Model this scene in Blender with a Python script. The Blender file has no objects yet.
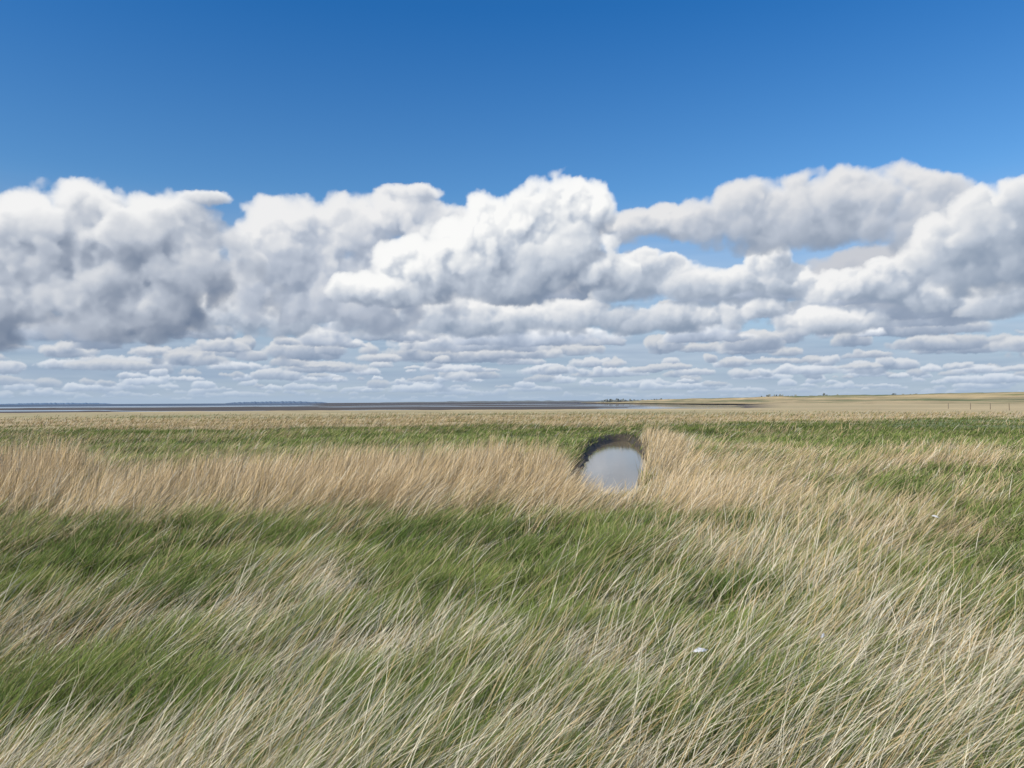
import bpy, math, random, time
import numpy as np
from mathutils import Matrix, Vector
R = math.radians
T00 = time.time()
rng = np.random.default_rng(11)
random.seed(5)
scene = bpy.context.scene
COL = scene.collection
CAMH = 2.0
Ls = Vector((-.66, -.46, .58)).normalized()      # towards the sun

# ------------------------------------------------------------------ noise
G = rng.random((256, 256))
def vn(x, y):
    xi = np.floor(x).astype(np.int64); yi = np.floor(y).astype(np.int64)
    fx = x - xi; fy = y - yi
    fx = fx*fx*(3-2*fx); fy = fy*fy*(3-2*fy)
    a = G[xi & 255, yi & 255]; b = G[(xi+1) & 255, yi & 255]
    c = G[xi & 255, (yi+1) & 255]; d = G[(xi+1) & 255, (yi+1) & 255]
    return (a*(1-fx)+b*fx)*(1-fy)+(c*(1-fx)+d*fx)*fy
def fbm(x, y, o=4, g=0.5):
    s = 0; a = 1; t = 0
    for i in range(o):
        s = s+a*vn(x+17.3*i, y-9.1*i); t += a; a *= g
        x, y = 1.7*x-1.1*y+3.1, 1.1*x+1.7*y-5.7
    return s/t
def ss(a, b, x):
    t = np.clip((x-a)/(b-a), 0, 1); return t*t*(3-2*t)

# ------------------------------------------------------------------ mesh helpers
def quad_mesh(name, verts, quads, colors=None, smooth=True):
    me = bpy.data.meshes.new(name)
    nv = len(verts); nq = len(quads)
    me.vertices.add(nv); me.vertices.foreach_set('co', verts.astype(np.float32).ravel())
    me.loops.add(nq*4); me.loops.foreach_set('vertex_index', quads.astype(np.int32).ravel())
    me.polygons.add(nq); me.polygons.foreach_set('loop_start', np.arange(0, nq*4, 4, dtype=np.int32))
    me.update(calc_edges=True)
    if smooth: me.polygons.foreach_set('use_smooth', np.ones(nq, dtype=bool))
    if colors is not None:
        if colors.shape[1] == 3: colors = np.concatenate([colors, np.ones((nv, 1))], 1)
        at = me.attributes.new('Col', 'FLOAT_COLOR', 'POINT')
        at.data.foreach_set('color', colors.astype(np.float32).ravel())
    return me
def link(name, me, mat, kind=None, label=None, cat=None, group=None, parent=None):
    o = bpy.data.objects.new(name, me); COL.objects.link(o)
    if mat: me.materials.append(mat)
    if kind: o['kind'] = kind
    if label: o['label'] = label
    if cat: o['category'] = cat
    if group: o['group'] = group
    if parent: o.parent = parent
    return o
def grid_quads(nr, nc):
    r, c = np.meshgrid(np.arange(nr-1), np.arange(nc-1), indexing='ij')
    a = (r*nc+c).ravel()
    return np.stack([a, a+1, a+nc+1, a+nc], 1)

# ------------------------------------------------------------------ materials
def mat_new(name):
    m = bpy.data.materials.new(name); m.use_nodes = True
    nt = m.node_tree; nt.nodes.clear()
    return m, nt, nt.nodes.new('ShaderNodeOutputMaterial')
def grass_mat(name, transl=0.3):
    m, nt, out = mat_new(name)
    at = nt.nodes.new('ShaderNodeAttribute'); at.attribute_name = 'Col'
    d = nt.nodes.new('ShaderNodeBsdfDiffuse'); t = nt.nodes.new('ShaderNodeBsdfTranslucent')
    mx = nt.nodes.new('ShaderNodeMixShader'); mx.inputs[0].default_value = transl
    nt.links.new(at.outputs['Color'], d.inputs[0]); nt.links.new(at.outputs['Color'], t.inputs[0])
    nt.links.new(d.outputs[0], mx.inputs[1]); nt.links.new(t.outputs[0], mx.inputs[2])
    nt.links.new(mx.outputs[0], out.inputs[0]); return m
def ground_mat():
    m, nt, out = mat_new('marsh_soil')
    at = nt.nodes.new('ShaderNodeAttribute'); at.attribute_name = 'Col'
    p = nt.nodes.new('ShaderNodeBsdfPrincipled'); p.inputs['Roughness'].default_value = 0.85
    n = nt.nodes.new('ShaderNodeTexNoise'); n.inputs['Scale'].default_value = 6; n.inputs['Detail'].default_value = 8
    tc = nt.nodes.new('ShaderNodeTexCoord'); nt.links.new(tc.outputs['Object'], n.inputs['Vector'])
    r = nt.nodes.new('ShaderNodeMapRange'); r.inputs[3].default_value = .6; r.inputs[4].default_value = 1.4
    nt.links.new(n.outputs['Fac'], r.inputs[0])
    mul = nt.nodes.new('ShaderNodeVectorMath'); mul.operation = 'SCALE'
    nt.links.new(at.outputs['Color'], mul.inputs[0]); nt.links.new(r.outputs[0], mul.inputs['Scale'])
    nt.links.new(mul.outputs[0], p.inputs['Base Color'])
    b = nt.nodes.new('ShaderNodeBump'); b.inputs['Strength'].default_value = .5; b.inputs['Distance'].default_value = .04
    nt.links.new(n.outputs['Fac'], b.inputs['Height']); nt.links.new(b.outputs[0], p.inputs['Normal'])
    nt.links.new(p.outputs[0], out.inputs[0]); return m
def water_mat(name, col, rough, scale, bump):
    m, nt, out = mat_new(name)
    p = nt.nodes.new('ShaderNodeBsdfPrincipled'); p.inputs['Base Color'].default_value = (*col, 1)
    p.inputs['Roughness'].default_value = rough; p.inputs['IOR'].default_value = 1.33
    n = nt.nodes.new('ShaderNodeTexNoise'); n.inputs['Scale'].default_value = scale; n.inputs['Detail'].default_value = 4
    tc = nt.nodes.new('ShaderNodeTexCoord'); nt.links.new(tc.outputs['Object'], n.inputs['Vector'])
    b = nt.nodes.new('ShaderNodeBump'); b.inputs['Strength'].default_value = bump; b.inputs['Distance'].default_value = .02
    nt.links.new(n.outputs['Fac'], b.inputs['Height']); nt.links.new(b.outputs[0], p.inputs['Normal'])
    nt.links.new(p.outputs[0], out.inputs[0]); return m
def plain_mat(name, col, var=.25, scale=8, rough=.8):
    m, nt, out = mat_new(name)
    p = nt.nodes.new('ShaderNodeBsdfPrincipled'); p.inputs['Roughness'].default_value = rough
    n = nt.nodes.new('ShaderNodeTexNoise'); n.inputs['Scale'].default_value = scale; n.inputs['Detail'].default_value = 5
    tc = nt.nodes.new('ShaderNodeTexCoord'); nt.links.new(tc.outputs['Object'], n.inputs['Vector'])
    cr = nt.nodes.new('ShaderNodeValToRGB')
    cr.color_ramp.elements[0].color = (*[c*(1-var) for c in col], 1); cr.color_ramp.elements[1].color = (*[min(1, c*(1+var)) for c in col], 1)
    nt.links.new(n.outputs['Fac'], cr.inputs[0]); nt.links.new(cr.outputs[0], p.inputs['Base Color'])
    nt.links.new(p.outputs[0], out.inputs[0]); return m

# ------------------------------------------------------------------ creek
CL = np.array([(1.85, 16.4, .5), (2.25, 19, .85), (2.75, 22, 1.0), (3.23, 25, 1.10), (3.75, 28, 1.2), (4.3, 31.5, 1.28), (4.85, 35, 1.25), (5.35, 38.5, 1.1), (5.95, 43, .8), (6.4, 45.5, .45)])
def creek(x, y):
    """signed distance outside the water edge"""
    best = np.full(np.shape(x), 1e9)
    for (x0, y0, w0), (x1, y1, w1) in zip(CL[:-1], CL[1:]):
        dx, dy = x1-x0, y1-y0
        t = np.clip(((x-x0)*dx+(y-y0)*dy)/(dx*dx+dy*dy), 0, 1)
        d = np.hypot(x-x0-t*dx, y-y0-t*dy)-(w0+(w1-w0)*t)
        best = np.minimum(best, d)
    return best + (fbm(x*1.3+4, y*.6+2, 4, .6)-.5)*.62
WZ = -0.38
def side_of(x, y):
    """positive on the left bank of the pool"""
    cx = np.interp(y, CL[:, 1], CL[:, 0]); return ss(-.6, .6, cx-x)
def terrain(x, y):
    d = np.hypot(x, y)
    px = 512+768*x/np.maximum(y, 1)
    z = (fbm(x/5+40, y/5, 3)-.5)*.34*ss(1, 6, d)*(1-ss(120, 300, d)) + (fbm(x/60, y/60+7, 3)-.5)*.3*ss(25, 80, d)*(1-ss(200, 400, d))
    s = creek(x, y)
    near = 1-ss(1.0, 4, s)
    z = z*(1-near*.8)
    wd = .24+.24*side_of(x, y)
    bank = np.where(s < 0, WZ-.35*ss(0, .9, -s), WZ+(-WZ)*ss(-.1, 1, s/wd))
    z = np.where(s < wd, bank+z*ss(0, 1, s/wd), z)
    left = 1-ss(735, 790, np.where(y > 1, px, 0)+20*(fbm(d/90, x/200, 2)-.5))
    edge = 210+60*(fbm(x/70, y/70, 3)-.5)
    m = left*ss(0, 14, d-edge)
    mud = -.8+.22*(fbm(x/110+3, y/50, 4)-.505)
    mud = mud-.5*ss(800, 1000, d)*(1-ss(230, 330, px))
    z = z*(1-m)+mud*m
    return z, m, s

# ------------------------------------------------------------------ vegetation map: how much straw, how tall
def blob(px, d, cx, cd, sx, sd):
    return np.exp(-((px-cx)/sx)**2-(np.log(d/cd)/sd)**2)
def veg(x, y, s=None):
    d = np.maximum(y, 1.5)
    px = 512+768*x/d
    n = fbm(x/2.2+9, y/1.6, 4); nb = fbm(x/7, y/4+31, 3); nf = fbm(x/26+5, y/20, 4); nc = fbm(x/.8+5, y/.9+9, 3)
    T = np.full(np.shape(x), .20)
    T = T+.42*blob(px, d, 60, 4.3, 300, .28)+.15*blob(px, d, 640, 5.4, 180, .3)+.14*blob(px, d, 900, 4.8, 180, .35)
    T = T+.34*blob(px, d, 700, 10.0, 80, .25)+.24*blob(px, d, 830, 7.4, 100, .2)+.18*blob(px, d, 420, 4.2, 180, .25)
    T = T-.08*blob(px, d, 120, 8.6, 260, .28)-.10*blob(px, d, 430, 9.5, 160, .25)-.14*blob(px, d, 960, 9, 140, .3)
    T = T-.20*blob(px, d, 200, 11.0, 330, .10)
    T = T+.7*blob(px, d, 915, 13.0, 50, .10)
    # the reed belt
    lo = 13.2+7*(nb-.5)+1.5*ss(120, 0, px)+8*(n-.5); hi = 21.0+7*(nb-.5)+5*(n-.5)
    belt = ss(-1.8, 2.2, d-lo)*(1-ss(-1.2, 1.2, d-hi))*(1-ss(545, 600, px))
    front = ss(13, 14.5, d)*(1-ss(16.4, 17.0, d))*ss(540, 560, px)*(1-ss(630, 680, px))
    T = np.maximum(T, belt*np.clip(.20+1.4*n+.6*(nc-.5), 0, 1))
    T = np.maximum(T, front*.75)
    back = ss(-1, 1, d-hi)*(px < 620)
    T = np.where(back > .02, (.02+3.0*np.clip(nf-.56, 0, 1)+2.4*np.clip(nb-.60, 0, 1))*back+T*(1-back), T)
    # right of the creek
    rc = blob(px, d, 660, 24, 15, .5)+blob(px, d, 686, 14.0, 30, .14)
    rside = ss(650, 668, px)*ss(10.5, 13.5, d)
    T = T*(1-rside)+rside*np.clip(.02+3.2*np.clip(nf-.575, 0, 1)+4.6*np.clip(nb-.60, 0, 1), 0, .85)
    T = np.maximum(T, np.minimum(rc*1.2, .95)*(.40+.95*n))
    T = np.maximum(T, .85*blob(px, d, 940, 22.5, 95, .09)*(.2+1.4*nb))
    T = np.maximum(T, .6*blob(px, d, 800, 17, 50, .06))
    T = np.maximum(T, .85*blob(px, d, 640, 72, 45, .25))
    lim = np.where(px < 620, 62, 72)+56*(nf-.5)
    T = np.maximum(T, ss(-10, 10, d-lim)*.95)
    T = T-.5*blob(px, d, 300, 115, 400, .12)*ss(.48, .56, nf)
    tall = np.clip(belt*(.20+1.8*(nb-.2)*(.15+1.35*n)+.8*(nc-.5))+blob(px, d, 664, 24, 20, .45)*.6+.3*blob(px, d, 720, 14.5, 50, .2)+.4*blob(px, d, 940, 22.5, 95, .12), 0, 1)
    e = (n-.5)*(1.4*(1-ss(22, 45, d))+.15)+(nc-.5)*1.2*(1-ss(12, 25, d))
    T = np.clip(T+e*(1-.4*belt)*(1-.3*rside), 0, 1)
    if s is not None:                                  # reeds fringe the far side of the pool
        fr = ss(1.2, .3, s)*(1-side_of(x, y))*ss(17, 20, y)*(1-ss(40, 44, y))
        T = np.maximum(T, fr*.85); tall = np.maximum(tall, fr*.6*(.3+1.2*n))
        gl = ss(2.5, .8, s)*side_of(x, y)*ss(21, 25, y)
        T = T*(1-.9*gl); tall = tall*(1-gl)
    return T, tall, px, d

# ------------------------------------------------------------------ ground sheet
azs = np.concatenate([np.arange(-180, -60, 3.0), np.arange(-60, 60, .3), np.arange(60, 180.01, 3.0)])
rs = np.concatenate([[0.02, .3, .6], np.exp(np.arange(math.log(.9), math.log(15), .0145)), np.exp(np.arange(math.log(15), math.log(58), .0065)), np.exp(np.arange(math.log(58), math.log(24000), .0145))])
rs[-1] = 26000
A, RR = np.meshgrid(np.radians(azs), rs)
gx = RR*np.sin(A); gy = RR*np.cos(A)
gz, gm, gs = terrain(gx, gy)
T, tall, _, _ = veg(gx, gy)
gd = np.hypot(gx, gy)
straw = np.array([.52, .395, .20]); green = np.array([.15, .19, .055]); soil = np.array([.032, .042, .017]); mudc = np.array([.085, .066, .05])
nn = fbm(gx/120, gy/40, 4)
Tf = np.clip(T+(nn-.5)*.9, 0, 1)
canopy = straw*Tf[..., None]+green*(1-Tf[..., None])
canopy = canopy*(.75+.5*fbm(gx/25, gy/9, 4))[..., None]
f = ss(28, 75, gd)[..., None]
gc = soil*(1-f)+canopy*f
mb = ss(.8, .4, gs)[..., None]; gc = gc*(1-mb)+np.array([.055, .043, .028])*mb
gc = gc*(1-gm[..., None])+mudc*gm[..., None]
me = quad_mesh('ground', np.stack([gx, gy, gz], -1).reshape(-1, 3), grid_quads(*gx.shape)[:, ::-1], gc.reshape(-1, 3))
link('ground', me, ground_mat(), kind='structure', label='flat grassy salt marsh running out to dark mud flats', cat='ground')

# creek water sheet
pts = []
for i in range(len(CL)-1):
    for k in range(8):
        pts.append(CL[i]+(CL[i+1]-CL[i])*k/8)
pts.append(CL[-1]+(CL[-1]-CL[-2])*.3); pts[0] = CL[0]-(CL[1]-CL[0])*.3; pts = np.array(pts)
tg = np.gradient(pts[:, :2], axis=0); tg /= np.linalg.norm(tg, axis=1)[:, None]
nr = np.stack([tg[:, 1], -tg[:, 0]], 1)
hw = (pts[:, 2]+.5)[:, None]
vs = np.stack([np.c_[pts[:, :2]-nr*hw, np.full(len(pts), WZ)], np.c_[pts[:, :2]+nr*hw, np.full(len(pts), WZ)]], 1).reshape(-1, 3)
link('creek_water', quad_mesh('creek_water', vs, grid_quads(len(pts), 2)[:, ::-1]), water_mat('creek_water', (.22, .17, .10), .05, 4, .12),
     kind='structure', label='still pool of creek water between grassy banks', cat='water')
def sheet(name, r2, z, mat, label):
    a2 = np.radians(np.arange(-180, 20.1, 2.0))
    A2, R2 = np.meshgrid(a2, np.array(r2))
    link(name, quad_mesh(name, np.stack([R2*np.sin(A2), R2*np.cos(A2), np.full(A2.shape, z)], -1).reshape(-1, 3), grid_quads(*A2.shape)[:, ::-1]), mat, kind='structure', label=label, cat='water')
sheet('tidal_pools', [245., 400, 700, 1000], -.81, water_mat('tidal_water', (.12, .12, .12), .03, .5, .0), 'thin pale streaks of water lying on the mud flats')
sheet('sea', [1000., 2000, 5000, 12000, 25000], -.83, water_mat('sea_water', (.02, .05, .09), .35, .3, .8), 'thin strip of blue sea at the horizon')

# dike on the right
dk = np.array([(380, -300, 6.2), (335, 0, 6.2), (285, 420, 6.2), (248, 700, 5.8), (222, 950, 5.0), (208, 1200, 4), (205, 1420, .2)])
prof = np.array([(-80, -.1), (-56, .9), (-36, 1.9), (-18, 4.0), (-4, 7.8), (0, 8.0), (4, 7.9), (18, 4), (40, -.1)])
po = np.concatenate([np.linspace(-80, 0, 26), np.linspace(4, 40, 6)]); ph_ = np.interp(po, prof[:, 0], prof[:, 1])
V = []
for i in range(len(dk)-1):
    for k in range(60):
        p = dk[i]+(dk[i+1]-dk[i])*k/60
        t_ = dk[i+1][:2]-dk[i][:2]; t_ = t_/np.linalg.norm(t_); n_ = np.array([t_[1], -t_[0]])
        for o_, h_ in zip(po, ph_):
            jit = .2*math.sin(p[1]*.021+o_*.3)+.15*math.sin(p[1]*.055)+random.uniform(-.14, .14)
            V.append((p[0]+n_[0]*o_, p[1]+n_[1]*o_, h_*p[2]/8+(jit if h_ > 0 else -.2)))
V = np.array(V); off = np.tile(po, len(V)//len(po))
q = np.clip(.76+2.4*(fbm(V[:, 0]/9+off/6, V[:, 1]/60, 4)-.5)-.7*np.exp(-((off+30)/6)**2)-.8*ss(-7, -1, off), 0, 1)[:, None]
DC = (np.array([.50, .37, .19])*q+np.array([.13, .15, .05])*(1-q))*(.65+.6*fbm(V[:, 0]/5, V[:, 1]/16, 3)[:, None])
link('dike', quad_mesh('dike', V, grid_quads(len(V)//len(po), len(po))[:, ::-1], DC), bpy.data.materials['marsh_soil'],
     kind='structure', label='low grassy dike along the right side of the marsh', cat='dike')

def far_land(name, az0, az1, dist, h, col, label):
    n_ = 160; V = []
    for i in range(n_+1):
        a = R(az0+(az1-az0)*i/n_); e = math.sin(math.pi*i/n_)**.4
        hh = h*e*(.5+.8*float(fbm(np.array(i*.35+dist), np.array(3.3), 3)))
        for (dr, k) in ((-60, 0), (0, 1), (60, 1), (200, 0)):
            V.append(((dist+dr)*math.sin(a), (dist+dr)*math.cos(a), -1.5+(hh+1.5)*k))
    link(name, quad_mesh(name, np.array(V), grid_quads(n_+1, 4)), plain_mat(name+'_haze', col, .12, .002), kind='structure', label=label, cat='hills')  # distance haze painted into the land's base colour
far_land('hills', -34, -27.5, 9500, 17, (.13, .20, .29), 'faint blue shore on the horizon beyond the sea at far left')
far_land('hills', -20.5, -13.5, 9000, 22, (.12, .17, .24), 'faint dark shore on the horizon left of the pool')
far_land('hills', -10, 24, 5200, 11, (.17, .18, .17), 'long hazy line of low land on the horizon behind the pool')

def woods(name, clumps, col, label):
    vs = []
    for (px, d, w, h) in clumps:
        cx = (px-512)/768*d
        n_ = int(80*max(1, w/h))
        for _ in range(n_):
            u = random.uniform(-1, 1); vv = random.random()
            if vv > (1-u*u)**.5*(.65+.35*math.sin(u*9+px)): continue
            c = Vector((cx+u*w/2, d+random.uniform(-.3, .3)*w, vv*h))
            s_ = h*random.uniform(.1, .2)
            a = random.uniform(0, 6.28)
            for q in ((-1, -1), (1, -1), (1, 1), (-1, 1)):
                vs.append((c.x+s_*q[0]*math.cos(a), c.y+s_*q[0]*math.sin(a), c.z+s_*q[1]))
    vs = np.array(vs)
    link(name, quad_mesh(name, vs, np.arange(len(vs)).reshape(-1, 4)), plain_mat(name+'_hazed_leaves', col, .2, .05), kind='stuff', label=label, cat='trees')
cl = [(600+200*(i+random.random())/44, 2600, random.uniform(20, 60), random.uniform(6, 11)) for i in range(44)]
cl += [(760+240*(i+random.random())/26, 2300, random.uniform(20, 70), random.uniform(14, 21)) for i in range(26)]
woods('distant_woods', cl, (.19, .21, .20), 'hazy line of far off trees on the horizon right of the pool')  # leaf colour greyed with painted distance haze

# fence posts far right
pm = plain_mat('weathered_wood', (.14, .11, .08), .3, 12)
def post_mesh(h, lean):
    import bmesh
    bm = bmesh.new(); rings = []
    for k in range(6):
        t = k/5; r_ = .06*(1-.15*t)
        rings.append([bm.verts.new((r_*math.cos(a)*(1+.08*math.sin(3*a+k))+lean*t, r_*math.sin(a), -.2+(h+.2)*t+(.04*math.cos(a) if k == 5 else 0))) for a in [i*math.pi/5 for i in range(10)]])
    for p, q in zip(rings[:-1], rings[1:]):
        for i in range(10): bm.faces.new((p[i], p[(i+1) % 10], q[(i+1) % 10], q[i]))
    bm.faces.new(rings[-1])
    m_ = bpy.data.meshes.new('fence_post'); bm.to_mesh(m_); bm.free(); m_.materials.append(pm); return m_
PX = [(948, 168), (970, 156), (990, 146), (1009, 137)]
ordn = ['leftmost', 'second from left', 'third from left', 'rightmost']
for i, (px, d) in enumerate(PX):
    x = (px-512)/768*d
    z = float(terrain(np.array([x]), np.array([float(d)]))[0][0])
    o = bpy.data.objects.new('fence_post', post_mesh(1.25+.1*math.sin(i*2.1), .06*math.sin(i*1.7))); COL.objects.link(o)
    o.location = (x, d, z); o['category'] = 'fence post'; o['group'] = 'fence posts in the marsh at far right'
    o['label'] = 'dark wooden post far off at right, %s of the four in the row' % ordn[i]

fw = plain_mat('feather_white', (.72, .72, .71), .15, 60); fq = plain_mat('feather_quill', (.6, .57, .5), .05, 60)
def feather(x, y, z, rot, sc, label):
    root = bpy.data.objects.new('feather', None); COL.objects.link(root); root.location = (x, y, z); root.rotation_euler = rot; root.scale = (sc, sc, sc)
    root['label'] = label; root['category'] = 'feather'; root['group'] = 'white feathers lying in the grass'
    n_ = 20; V = []
    for i in range(n_+1):
        t = i/n_; w_ = .016*math.sin(math.pi*min(1, t*1.02))**.8+.001
        for s_ in (-1, -.5, 0, .5, 1):
            V.append((t*.12-.02*abs(s_), s_*w_*(1+.35*math.sin(i*2.4+s_)), .012*math.sin(t*4.6)+.006*s_*s_*math.sin(i*1.7)))
    link('vane', quad_mesh('vane', np.array(V), grid_quads(n_+1, 5)), fw, parent=root)
    V = []
    for i in range(n_+1):
        t = i/n_
        for a in range(5):
            V.append((-.03+t*.13, .0012*math.cos(a*1.5708), .012*math.sin(max(0, t*4.2-.2))+.003+.0012*math.sin(a*1.5708)))
    link('quill', quad_mesh('quill', np.array(V), grid_quads(n_+1, 5)), fq, parent=root)
feather(1.17, 4.98, .39, (R(38), R(-6), R(12)), .85, 'small white feather on the foreground grass right of centre, biggest of the three')
feather(2.11, 5.30, .38, (R(50), R(-20), R(40)), .5, 'tiny white feather in the grass to the right of the biggest one')
feather(5.72, 10.5, .42, (R(45), R(10), R(-15)), .8, 'small white feather far back at right beside a pale straw tuft')

# ------------------------------------------------------------------ grass blades
def blades(x, y, z, L, w, la, th0, th1, c0, c1, K):
    N = len(x)
    px_ = np.zeros((N, K+1)); pz_ = np.zeros((N, K+1))
    for k in range(1, K+1):
        th = th0+(th1-th0)*((k-.5)/K)
        px_[:, k] = px_[:, k-1]+np.sin(th)*L/K; pz_[:, k] = pz_[:, k-1]+np.cos(th)*L/K
    t = np.linspace(0, 1, K+1)
    prof = np.interp(t, [0, .5, .8, 1], [.9, 1, .75, .2])
    cx = x[:, None]+px_*np.cos(la)[:, None]; cy = y[:, None]+px_*np.sin(la)[:, None]; cz = z[:, None]+pz_
    ph = rng.uniform(-1.1, 1.1, N); ww = w[:, None]*prof[None]*.5
    V = np.empty((N, K+1, 2, 3))
    for s_, sg in ((0, -1), (1, 1)):
        V[:, :, s_, 0] = cx+sg*ww*np.cos(ph)[:, None]; V[:, :, s_, 1] = cy+sg*ww*np.sin(ph)[:, None]; V[:, :, s_, 2] = cz
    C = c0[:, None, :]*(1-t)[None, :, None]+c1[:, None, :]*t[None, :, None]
    C = np.repeat(C[:, :, None, :], 2, axis=2)
    base = (np.arange(N)*2*(K+1))[:, None]+2*np.arange(K)[None]
    Q = np.stack([base, base+1, base+3, base+2], -1).reshape(-1, 4)
    return V.reshape(-1, 3), Q, C.reshape(-1, 3)
def join(parts):
    V = []; Q = []; C = []; o = 0
    for v, q, c in parts:
        V.append(v); Q.append(q+o); C.append(c); o += len(v)
    return np.concatenate(V), np.concatenate(Q), np.concatenate(C)
def scatter(n, d0, d1, azm=48):
    d = np.exp(rng.uniform(math.log(d0), math.log(d1), n)); a = np.radians(rng.uniform(-azm, azm, n))
    y = d*np.cos(a); x = d*np.sin(a); return x, y, d
def pack(kind, n, d0, d1, K):
    x, y, d = scatter(n, d0, d1)
    z, m, s = terrain(x, y); T, tall, px, _ = veg(x, y, s)
    r = rng.random(len(x))
    far = ss(32, 60, d)
    clump = fbm(x/.42+3, y/.42, 2); cl2 = fbm(x/1.6+31, y/1.6+7, 2)
    if kind == 'green': keep = r < ((1-.45*T-.5*far*T)*(1-.75*tall)+.06)*(.2+.8*ss(.32, .6, clump)+far)
    else: keep = r < np.clip(T*(.34+.53*ss(8, 15, d))*(.4+1.2*cl2)+.02*(1-far), 0, 1)
    keep &= rng.random(len(x)) > ss(70, 150, d)*.95
    sl = side_of(x, y)
    keep &= (m < .3) & (s > -.10+.25*sl+(.14+.25*sl)*rng.random(len(x))**2)
    nearpool = np.exp(-((px-612)/45)**2)*ss(11, 15, d)*(1-ss(18.0, 19.0, d))
    atend = ss(36, 42, y)*(s < 5)
    x, y, d, T, tall, z, s, px, clump, cl2, nearpool, far, atend = [q[keep] for q in (x, y, d, T, tall, z, s, px, clump, cl2, nearpool, far, atend)]
    N = len(x); u = rng.random(N); g = rng.normal(size=N); g2 = rng.normal(size=N)
    if kind == 'green':
        la = R(3)+R(50)*(fbm(x/1.8+55, y/1.8, 2)-.5)*2+R(55)*g
        L = (.07+.32*clump+.18*cl2+.12*u)*(1-.25*far)*(1-.45*atend); w = .0025+.0006*d
        th0 = R(12)+R(20)*np.abs(g2); th1 = R(52)+R(28)*(clump)+R(26)*g2
        v = (.55+.95*u*(1-.6*far))[:, None]*(1+.28*ss(9, 24, d))[:, None]; br = fbm(x/1.1, y/1.1+70, 3)[:, None]  # colour brightened with distance to offset the blades' self-shadow
        c = (np.array([.09, .145, .035])*(1-br)+np.array([.265, .305, .088])*br)*v*1.16
        dry = (rng.random(N) < .17)[:, None]
        c = np.where(dry, np.array([.46, .385, .21])*v, c)
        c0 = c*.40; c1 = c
        L *= (1-.3*nearpool)
    else:
        lean = (1-tall)
        la = R(0)+R(46)*(fbm(x/2.6+55, y/2.6, 2)-.5)*2+R(30)*g
        L = .30+.52*u**1.4+.24*(clump-.4)+tall*(-.04+.62*cl2+.2*u)-.14*far
        w = (.0018+.00036*d)*(1+.4*far)
        base = R(43)*lean+R(9)+R(20)*(cl2-.5)*2*lean+R(15)*g2
        th0 = base-R(5)*lean; th1 = base+R(7)+R(12)*lean+R(7)*rng.normal(size=N)
        v = (.66+.85*rng.random(N)*(1-.6*far))[:, None]
        warm = np.array([.69, .525, .32]); grey = np.array([.81, .73, .56]); gold = np.array([.57, .41, .20])
        q = rng.random(N)[:, None]; nearg = ((.14+.5*ss(14, 5, d))*(1-.6*tall))[:, None]
        c = np.where(q < nearg, grey, np.where(q > .80, gold, warm))*v
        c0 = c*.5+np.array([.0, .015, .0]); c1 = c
        L *= (1-.3*nearpool)
    return blades(x, y, z-.02, L, w, la, th0, th1, c0, c1, K)
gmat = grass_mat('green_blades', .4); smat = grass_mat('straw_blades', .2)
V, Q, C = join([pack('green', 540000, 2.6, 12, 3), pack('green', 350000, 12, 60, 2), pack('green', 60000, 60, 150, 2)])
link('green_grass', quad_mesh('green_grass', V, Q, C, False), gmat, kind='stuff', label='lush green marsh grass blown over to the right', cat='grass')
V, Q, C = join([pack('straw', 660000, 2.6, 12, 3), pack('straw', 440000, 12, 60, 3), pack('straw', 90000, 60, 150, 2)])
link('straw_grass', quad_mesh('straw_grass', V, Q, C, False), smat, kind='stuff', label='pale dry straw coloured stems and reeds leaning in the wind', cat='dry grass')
print('T grass', time.time()-T00)

# ------------------------------------------------------------------ clouds: density volumes marched once, light and shade baked into the dome colours
ST = .8
XW = 700.; YH = 300.
nx = int(2*XW/ST)+1; ny = int((YH+6)/ST)+1
ux = -XW+ST*np.arange(nx); uy = -6+ST*np.arange(ny)
UX, UY = np.meshgrid(ux, uy)
rng = np.random.default_rng(77)
TN = (64, 256, 512)                               # z, y, x noise tile
def bands():
    kz = np.fft.fftfreq(TN[0])[:, None, None]; ky = np.fft.fftfreq(TN[1])[None, :, None]; kx = np.fft.rfftfreq(TN[2])[None, None]
    k = np.sqrt(kz*kz+ky*ky+kx*kx)
    wn = np.fft.rfftn(rng.standard_normal(TN).astype(np.float32))
    out = []
    for lam in (52, 26, 12, 6):
        f = np.exp(-((k-1/lam)/(0.45/lam))**2)
        b = np.fft.irfftn(wn*f, s=TN).astype(np.float32); out.append(b/b.std())
        wn = np.roll(wn, 13, axis=1)
    return out
BND = bands()
BIL = sum(a*(np.abs(b)-.8) for a, b in zip((.60, .30, .10, .04), BND)).astype(np.float32)
SMO = (BND[0]*.75+BND[1]*.5+BND[2]*.26+BND[3]*.13).astype(np.float32)
LC = np.array([-.55, .66, .42]); LC /= np.linalg.norm(LC)
def shift2(a, dz, dx):
    def one(a, d, ax):
        i = int(math.floor(d)); f_ = d-i
        return np.roll(a, -i, ax)*(1-f_)+np.roll(a, -i-1, ax)*f_
    return one(one(a, dz, 0), dx, 1)
rr = random.Random(3)
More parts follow.
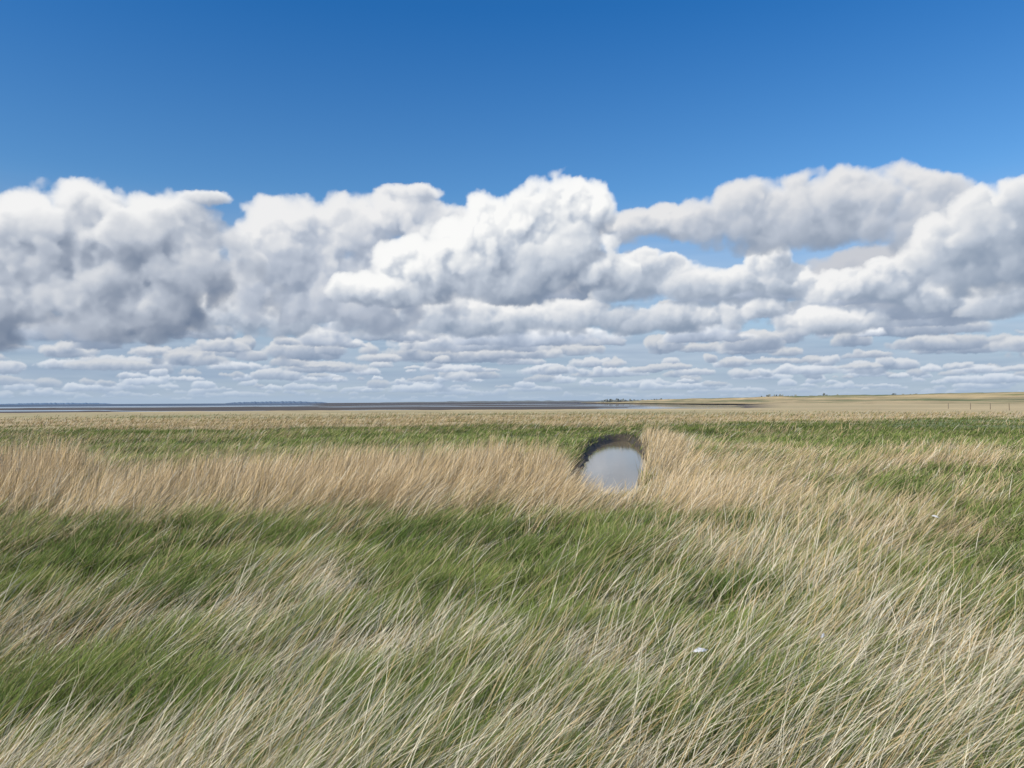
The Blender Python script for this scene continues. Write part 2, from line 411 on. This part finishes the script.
def volume(parents, vs, seed, amp=.55, sharp=3.2, kd=.30, wisp=.35, base_soft=.5, nz=48,
           lit=(.90, .90, .90), shade=(.19, .26, .37), gain=1.0, warp=1.35, edge=.15):
    """parents: (ax, ay, rx, ry, basey, z)"""
    P_ = np.array(parents, dtype=float)
    x0 = max(-XW, (P_[:, 0]-P_[:, 2]*1.35).min()); x1 = min(XW, (P_[:, 0]+P_[:, 2]*1.35).max())
    y0 = max(-6, (P_[:, 4]-P_[:, 3]*1.2).min()-2); y1 = min(YH-1, (P_[:, 1]+P_[:, 3]*1.5).max())
    NX = int((x1-x0)/vs)+2; NY = int((y1-y0)/vs)+2; NZ = nz
    xs = x0+vs*np.arange(NX); ys = y0+vs*np.arange(NY); zs = (np.arange(NZ)-NZ/2)*vs     # z towards the viewer
    F = np.full((NZ, NY, NX), -1.5, dtype=np.float32); H = np.zeros((NY, NX), dtype=np.float32); HW = np.zeros((NY, NX), dtype=np.float32)
    for (cx, cy, rx, ry, b, zc) in P_:
        i0 = max(0, int((cx-rx*1.6-x0)/vs)); i1 = min(NX, int((cx+rx*1.6-x0)/vs)+2)
        j0 = max(0, int((cy-ry*1.9-y0)/vs)); j1 = min(NY, int((cy+ry*1.7-y0)/vs)+2)
        if i0 >= i1 or j0 >= j1: continue
        rz = min(NZ*vs*.36, max(ry, rx*.6))
        qx = ((xs[i0:i1]-cx)/rx)**2; qy = ((ys[j0:j1]-cy)/ry)**2; qz = ((zs-zc)/rz)**2
        f = 1-np.sqrt(qz[:, None, None]+qy[None, :, None]+qx[None, None])
        yb = np.clip((b-ys[j0:j1])/(ry*base_soft), 0, 3)
        f = f-yb[None, :, None]
        F[:, j0:j1, i0:i1] = np.maximum(F[:, j0:j1, i0:i1], f)
        wgt = np.exp(-(qx[None]+qy[:, None])*1.2)
        H[j0:j1, i0:i1] += wgt*np.clip((ys[j0:j1]-b)/(cy+ry-b), -.2, 1.2)[:, None]; HW[j0:j1, i0:i1] += wgt
    H = H/np.maximum(HW, .02)
    oz, oy, ox = (seed*11) % 64, (seed*57) % 256, (seed*131) % 512
    iz = (np.arange(NZ)+oz) % 64; iy = (np.arange(NY)+oy) % 256; ix = (np.arange(NX)+ox) % 512
    nb = BIL[np.ix_(iz, iy, ix)]; ns = SMO[np.ix_(iz, iy, ix)]
    Hc = np.clip(H, 0, 1)[None]
    fade = np.clip((F+.42)/.42, 0, 1)
    S = F+(amp*nb*(.35+.75*Hc)*.75+wisp*ns*(.30+.5*(1-Hc))*.6)*(.35+.65*fade)-.35*(1-fade)+edge
    D = np.clip(S*sharp*(.35+.65*Hc), 0, 1).astype(np.float32)
    D[:, :1] = 0
    del S, nb, ns, F, fade
    dz = LC[2]/LC[1]; dx = LC[0]/LC[1]; path = vs/LC[1]
    kk = kd/vs*1.25
    OD = np.zeros((NZ, NX), dtype=np.float32); OV = np.zeros((NZ, NX), dtype=np.float32)
    Lt = np.zeros_like(D)
    for j in range(NY-1, -1, -1):
        e = D[:, j]
        OD = shift2(OD, dz, dx)
        OD[-2:, :] = 0
        OD = .8*OD+.1*(np.roll(OD, 1, 1)+np.roll(OD, -1, 1))+e*(kk*path)
        OV = .5*OV+.25*(np.roll(OV, 1, 1)+np.roll(OV, -1, 1))+e*kk*vs
        Lt[:, j] = .54*np.exp(-OD*.75)+.30*np.exp(-OD*.16)+.20*np.exp(-OV*.14)
    Lt *= (.44+.56*np.clip(H*1.3, 0, 1))[None]
    Tr = np.ones((NY, NX), dtype=np.float32); Cc = np.zeros((NY, NX), dtype=np.float32)
    for k in range(NZ-1, -1, -1):
        a = 1-np.exp(-D[k]*kk*vs*1.1)
        Cc += Tr*a*Lt[k]; Tr *= (1-a)
    Al = 1-Tr; Lv = Cc/np.maximum(Al, .01)
    X_, Y_, sl = UXs(x0, x1, y0, y1)
    fx_ = 1/(vs*7); wx = (fbm(X_*fx_+seed, Y_*fx_, 5, .62)-.5)*warp*vs*3
    wy = (fbm(X_*fx_+seed+40, Y_*fx_+40, 5, .62)-.5)*warp*vs*3
    fi = np.clip((X_+wx-x0)/vs, 0, NX-1.001); fj = np.clip((Y_+wy-y0)/vs, 0, NY-1.001)
    i0 = fi.astype(int); j0 = fj.astype(int); fi = fi-i0; fj = fj-j0
    def sm(a): return (a[j0, i0]*(1-fi)+a[j0, i0+1]*fi)*(1-fj)+(a[j0+1, i0]*(1-fi)+a[j0+1, i0+1]*fi)*fj
    al = sm(Al); lv = sm(Lv)*gain*1.38
    bigm = fbm(X_/70+seed, Y_/45, 3)
    lv = np.clip(lv*(.66+.66*bigm), 0, 1)[..., None]
    lit = np.array(lit); shade = np.array(shade); mid = shade*.52+lit*.48*np.array([.93, .98, 1.06])
    c = np.where(lv < .5, shade+(mid-shade)*lv*2, mid+(lit-mid)*(lv*2-1))
    return c, al, sl
def UXs(x0, x1, y0, y1):
    i0 = max(0, int((x0+XW)/ST)); i1 = min(nx, int((x1+XW)/ST)+1); j0 = max(0, int((y0+6)/ST)); j1 = min(ny, int((y1+6)/ST)+1)
    return UX[j0:j1, i0:i1], UY[j0:j1, i0:i1], (slice(j0, j1), slice(i0, i1))
OC = np.zeros((ny, nx, 3)); OA = np.zeros((ny, nx))
def over(c, a, sl=None):
    if sl is None: sl = (slice(0, ny), slice(0, nx))
    oc = OC[sl]; oa = OA[sl]
    na = a+oa*(1-a)
    OC[sl] = (c*a[..., None]+oc*(oa*(1-a))[..., None])/np.maximum(na, 1e-4)[..., None]
    OA[sl] = na
def P(px, py):
    az = math.atan((px-512)/768); return 768*az, 768*math.atan((402-py)/768*math.cos(az))
def PP(l, base, z=0):
    out = []
    for (px, py, rx, ry) in l:
        ax, ay = P(px, py); _, b = P(px, base); out.append((ax, ay, rx*math.cos(ax/768), ry, b, z+rr.uniform(-6, 6)))
    return out
vn1 = fbm(UX/60, UY/6, 4)
veil = np.maximum(ss(105, 50, UY), ss(210, 80, UY)*.6)*(.88+.3*(fbm(UX/110, UY/13, 4)-.5))
vc = np.array([.27, .37, .52])*(1-vn1[..., None])+np.array([.48, .57, .69])*vn1[..., None]
over(vc, np.clip(veil, 0, 1))
rows = []; b = 5.
while b < 100: rows.append(b); b += 3.0+.08*b
for i, b in enumerate(rows):
    ry0 = 2.0+.15*b; pr = []; x = -XW-20
    while x < XW+20:
        ry = ry0*rr.uniform(.4, 1.5)
        rx = ry*rr.choice((rr.uniform(1.1, 2.4), rr.uniform(2.0, 6)))
        bb = b+rr.uniform(-4, 4)*(1+b/26)
        pr.append((x+rx, bb+ry*.35, rx, ry*.8, bb, rr.uniform(-3, 3)))
        for _ in range(rr.choice((0, 1, 2, 3))):
            pr.append((x+rx*rr.uniform(.3, 1.7), bb+ry*rr.uniform(.5, .95), ry*rr.uniform(.6, 1.2), ry*rr.uniform(.5, .8), bb, rr.uniform(-3, 3)))
        x += rx*rr.uniform(1.2, 3.6)
    h = math.exp(-b/26)
    mh = lambda c, hz=(.40, .50, .63): tuple(q*(1-h*.72)+z_*h*.72 for q, z_ in zip(c, hz))  # low rows tinted with painted haze
    dk_ = rr.uniform(.82, 1.18)
    over(*volume(pr, max(.6, ry0/11), i+1, amp=.6, sharp=2.2, kd=.38, nz=28, base_soft=.35, wisp=.6, lit=mh((.82*dk_, .83*dk_, .85*dk_)), shade=mh((.16, .23, .355))))
mass = []
x = -XW
while x < XW:
    if not (120 < x < 340): mass.append((x, 100+rr.uniform(-12, 22), rr.uniform(50, 90), rr.uniform(20, 36), 74+rr.uniform(-8, 8), -6))
    x += rr.uniform(35, 60)
over(*volume(mass, 1.5, 21, amp=.6, sharp=1.8, base_soft=1.2, nz=40, lit=(.58, .60, .65), shade=(.18, .25, .365)))
med = PP([(665, 275, 42, 19), (700, 285, 45, 15), (625, 279, 46, 22), (645, 262, 32, 12)], 302)+PP([(772, 264, 22, 23), (788, 283, 44, 16), (745, 281, 26, 13)], 300)
med += PP([(880, 283, 50, 15), (840, 289, 40, 13), (1010, 300, 60, 22), (955, 292, 50, 20), (900, 268, 34, 11)], 315)+PP([(250, 312, 70, 22), (300, 305, 50, 25)], 342)+PP([(470, 315, 90, 20), (390, 315, 60, 24), (560, 318, 70, 18)], 338)
med += PP([(700, 316, 70, 15), (830, 322, 60, 13), (620, 320, 50, 15), (760, 308, 44, 11)], 336)
over(*volume(med, 1.0, 31, amp=.65, sharp=2.0, nz=40, base_soft=.8, gain=1.08, wisp=.6))
over(*volume(PP([(850, 206, 84, 35), (765, 215, 84, 30), (690, 222, 65, 20), (925, 213, 50, 33), (650, 223, 50, 15), (820, 230, 110, 22), (610, 230, 40, 14), (960, 225, 40, 28)], 252), 1.25, 33, amp=.5, sharp=1.5, base_soft=.8, lit=(.80, .80, .81), shade=(.24, .30, .40), wisp=.8))
over(*volume(PP([(992, 228, 46, 34), (1040, 236, 60, 40), (955, 245, 50, 26), (1005, 264, 80, 30), (932, 258, 34, 18), (1100, 262, 80, 50)], 296), 1.3, 35, sharp=1.8, base_soft=1.0, lit=(.88, .88, .88), wisp=.6))
side = []
for s_ in (-1, 1):
    for k in range(7):
        ax = s_*(510+k*30); side.append((ax, 110+rr.uniform(-15, 40), 50, 36, 60, 0))
over(*volume(side, 1.6, 36, base_soft=1.2, sharp=2))
over(*volume(PP([(300, 250, 75, 46), (280, 228, 42, 32), (350, 224, 60, 32), (400, 214, 48, 24), (340, 285, 115, 42), (410, 190, 34, 8), (440, 235, 40, 30)], 330), 1.3, 37, amp=.55, sharp=1.5, base_soft=1.0, wisp=.9, lit=(.86, .86, .865), shade=(.20, .26, .37)))
over(*volume(PP([(60, 236, 90, 42), (150, 238, 82, 40), (0, 266, 70, 42), (110, 272, 130, 50), (185, 260, 45, 34), (0, 302, 120, 42), (105, 312, 75, 30), (88, 208, 46, 26), (160, 210, 46, 19), (205, 195, 30, 7), (-60, 265, 80, 50)], 338), 1.4, 40, amp=.55, sharp=1.6, base_soft=.9, wisp=.9, shade=(.12, .17, .265), lit=(.90, .90, .90), gain=.91))
over(*volume(PP([(562, 216, 50, 42), (505, 226, 48, 34), (470, 248, 52, 36), (548, 254, 74, 40), (428, 264, 58, 30), (590, 210, 28, 28), (500, 282, 100, 24), (590, 268, 45, 22), (390, 290, 60, 20)], 302), 1.15, 41, amp=.56, sharp=1.9, base_soft=.9, lit=(.96, .96, .95), gain=1.17, shade=(.16, .22, .325), wisp=.55))
print('T clouds', time.time()-T00)
hz = np.exp(-np.maximum(UY, 0)/13.)*.88
OC = OC*(1-hz[..., None])+np.array([.40, .51, .65])*hz[..., None]  # horizon haze painted into the cloud colours
OA = np.maximum(OA, ss(40, 0, UY))
OA *= 1-ss(270, 292, UY)

RD = 30000.
step = R(.45); lim = XW/768
rest = np.arange(lim+step, 2*math.pi-lim, step)
az = np.concatenate([ux/768, rest, [2*math.pi-lim]])
per = (az+lim) % (4*lim); src = np.where(per > 2*lim, 4*lim-per, per)-lim
src[-1] = -lim; blend = ss(2*math.pi-lim-.5, 2*math.pi-lim, az)
def col_sample(a, xs):
    i = np.clip((xs*768+XW)/ST, 0, nx-1.001); i0 = i.astype(int); f_ = (i-i0)[:, None]
    return a[:, i0]*(1-f_)+a[:, i0+1]*f_
CA = np.concatenate([OC, OA[..., None]], -1)
src2 = np.clip(-lim+(2*math.pi-lim-az), -lim, lim); bl = blend[None, :, None]
CF = col_sample(CA, src)*(1-bl)+col_sample(CA, src2)*bl
AZ, EL = np.meshgrid(az, uy/768)
V = np.stack([RD*np.sin(AZ)*np.cos(EL), RD*np.cos(AZ)*np.cos(EL), RD*np.sin(EL)+CAMH], -1).reshape(-1, 3)
m, nt, out = mat_new('cloud_sky')
at = nt.nodes.new('ShaderNodeAttribute'); at.attribute_name = 'Col'
em = nt.nodes.new('ShaderNodeEmission'); tr = nt.nodes.new('ShaderNodeBsdfTransparent'); mx = nt.nodes.new('ShaderNodeMixShader')
nt.links.new(at.outputs['Color'], em.inputs[0]); nt.links.new(at.outputs['Alpha'], mx.inputs[0])
nt.links.new(tr.outputs[0], mx.inputs[1]); nt.links.new(em.outputs[0], mx.inputs[2]); nt.links.new(mx.outputs[0], out.inputs[0])
m.cycles.emission_sampling = 'NONE'
link('sky', quad_mesh('sky', V, grid_quads(*AZ.shape), CF.reshape(-1, 4)), m, kind='structure', label='bank of white and grey cumulus clouds under deep blue sky', cat='sky')

# ------------------------------------------------------------------ light, world, camera
sun = bpy.data.objects.new('sun', bpy.data.lights.new('sun', 'SUN')); COL.objects.link(sun)
sun.data.energy = 5.0; sun.data.angle = R(.5); sun.data.color = (1, .94, .82)
sun.rotation_euler = Ls.to_track_quat('Z', 'Y').to_euler()
w = bpy.data.worlds.new('World'); scene.world = w; w.use_nodes = True
nt = w.node_tree; bg = nt.nodes['Background']
sky = nt.nodes.new('ShaderNodeTexSky'); sky.sky_type = 'NISHITA'; sky.sun_disc = False
sky.sun_elevation = math.asin(Ls.z); sky.sun_rotation = math.atan2(Ls.x, Ls.y)
sky.air_density = 1.0; sky.dust_density = .3; sky.ozone_density = 3.0
tc = nt.nodes.new('ShaderNodeTexCoord'); sx = nt.nodes.new('ShaderNodeSeparateXYZ'); cr = nt.nodes.new('ShaderNodeValToRGB')
nt.links.new(tc.outputs['Generated'], sx.inputs[0]); nt.links.new(sx.outputs['Z'], cr.inputs[0])
E = cr.color_ramp.elements
E[0].position = 0.0; E[0].color = (.62, .66, .74, 1); E[1].position = .46; E[1].color = (.14, .56, .92, 1)
e = E.new(.25); e.color = (.42, .70, .88, 1)
e = E.new(.17); e.color = (.66, .74, .83, 1)
mul = nt.nodes.new('ShaderNodeVectorMath'); mul.operation = 'MULTIPLY'
nt.links.new(sky.outputs[0], mul.inputs[0]); nt.links.new(cr.outputs[0], mul.inputs[1])
nt.links.new(mul.outputs[0], bg.inputs[0]); bg.inputs[1].default_value = .15
cam = bpy.data.objects.new('camera', bpy.data.cameras.new('camera')); COL.objects.link(cam)
cam.data.lens = 27; cam.data.sensor_width = 36; cam.data.clip_end = 100000; cam.data.clip_start = .05
cam.matrix_world = Matrix.Translation((0, 0, CAMH)) @ Matrix.Rotation(R(91.34), 4, 'X') @ Matrix.Rotation(R(-.28), 4, 'Z')
scene.camera = cam
scene.view_settings.view_transform = 'Standard'; scene.view_settings.look = 'None'; scene.view_settings.exposure = 0
print('T end', time.time()-T00)
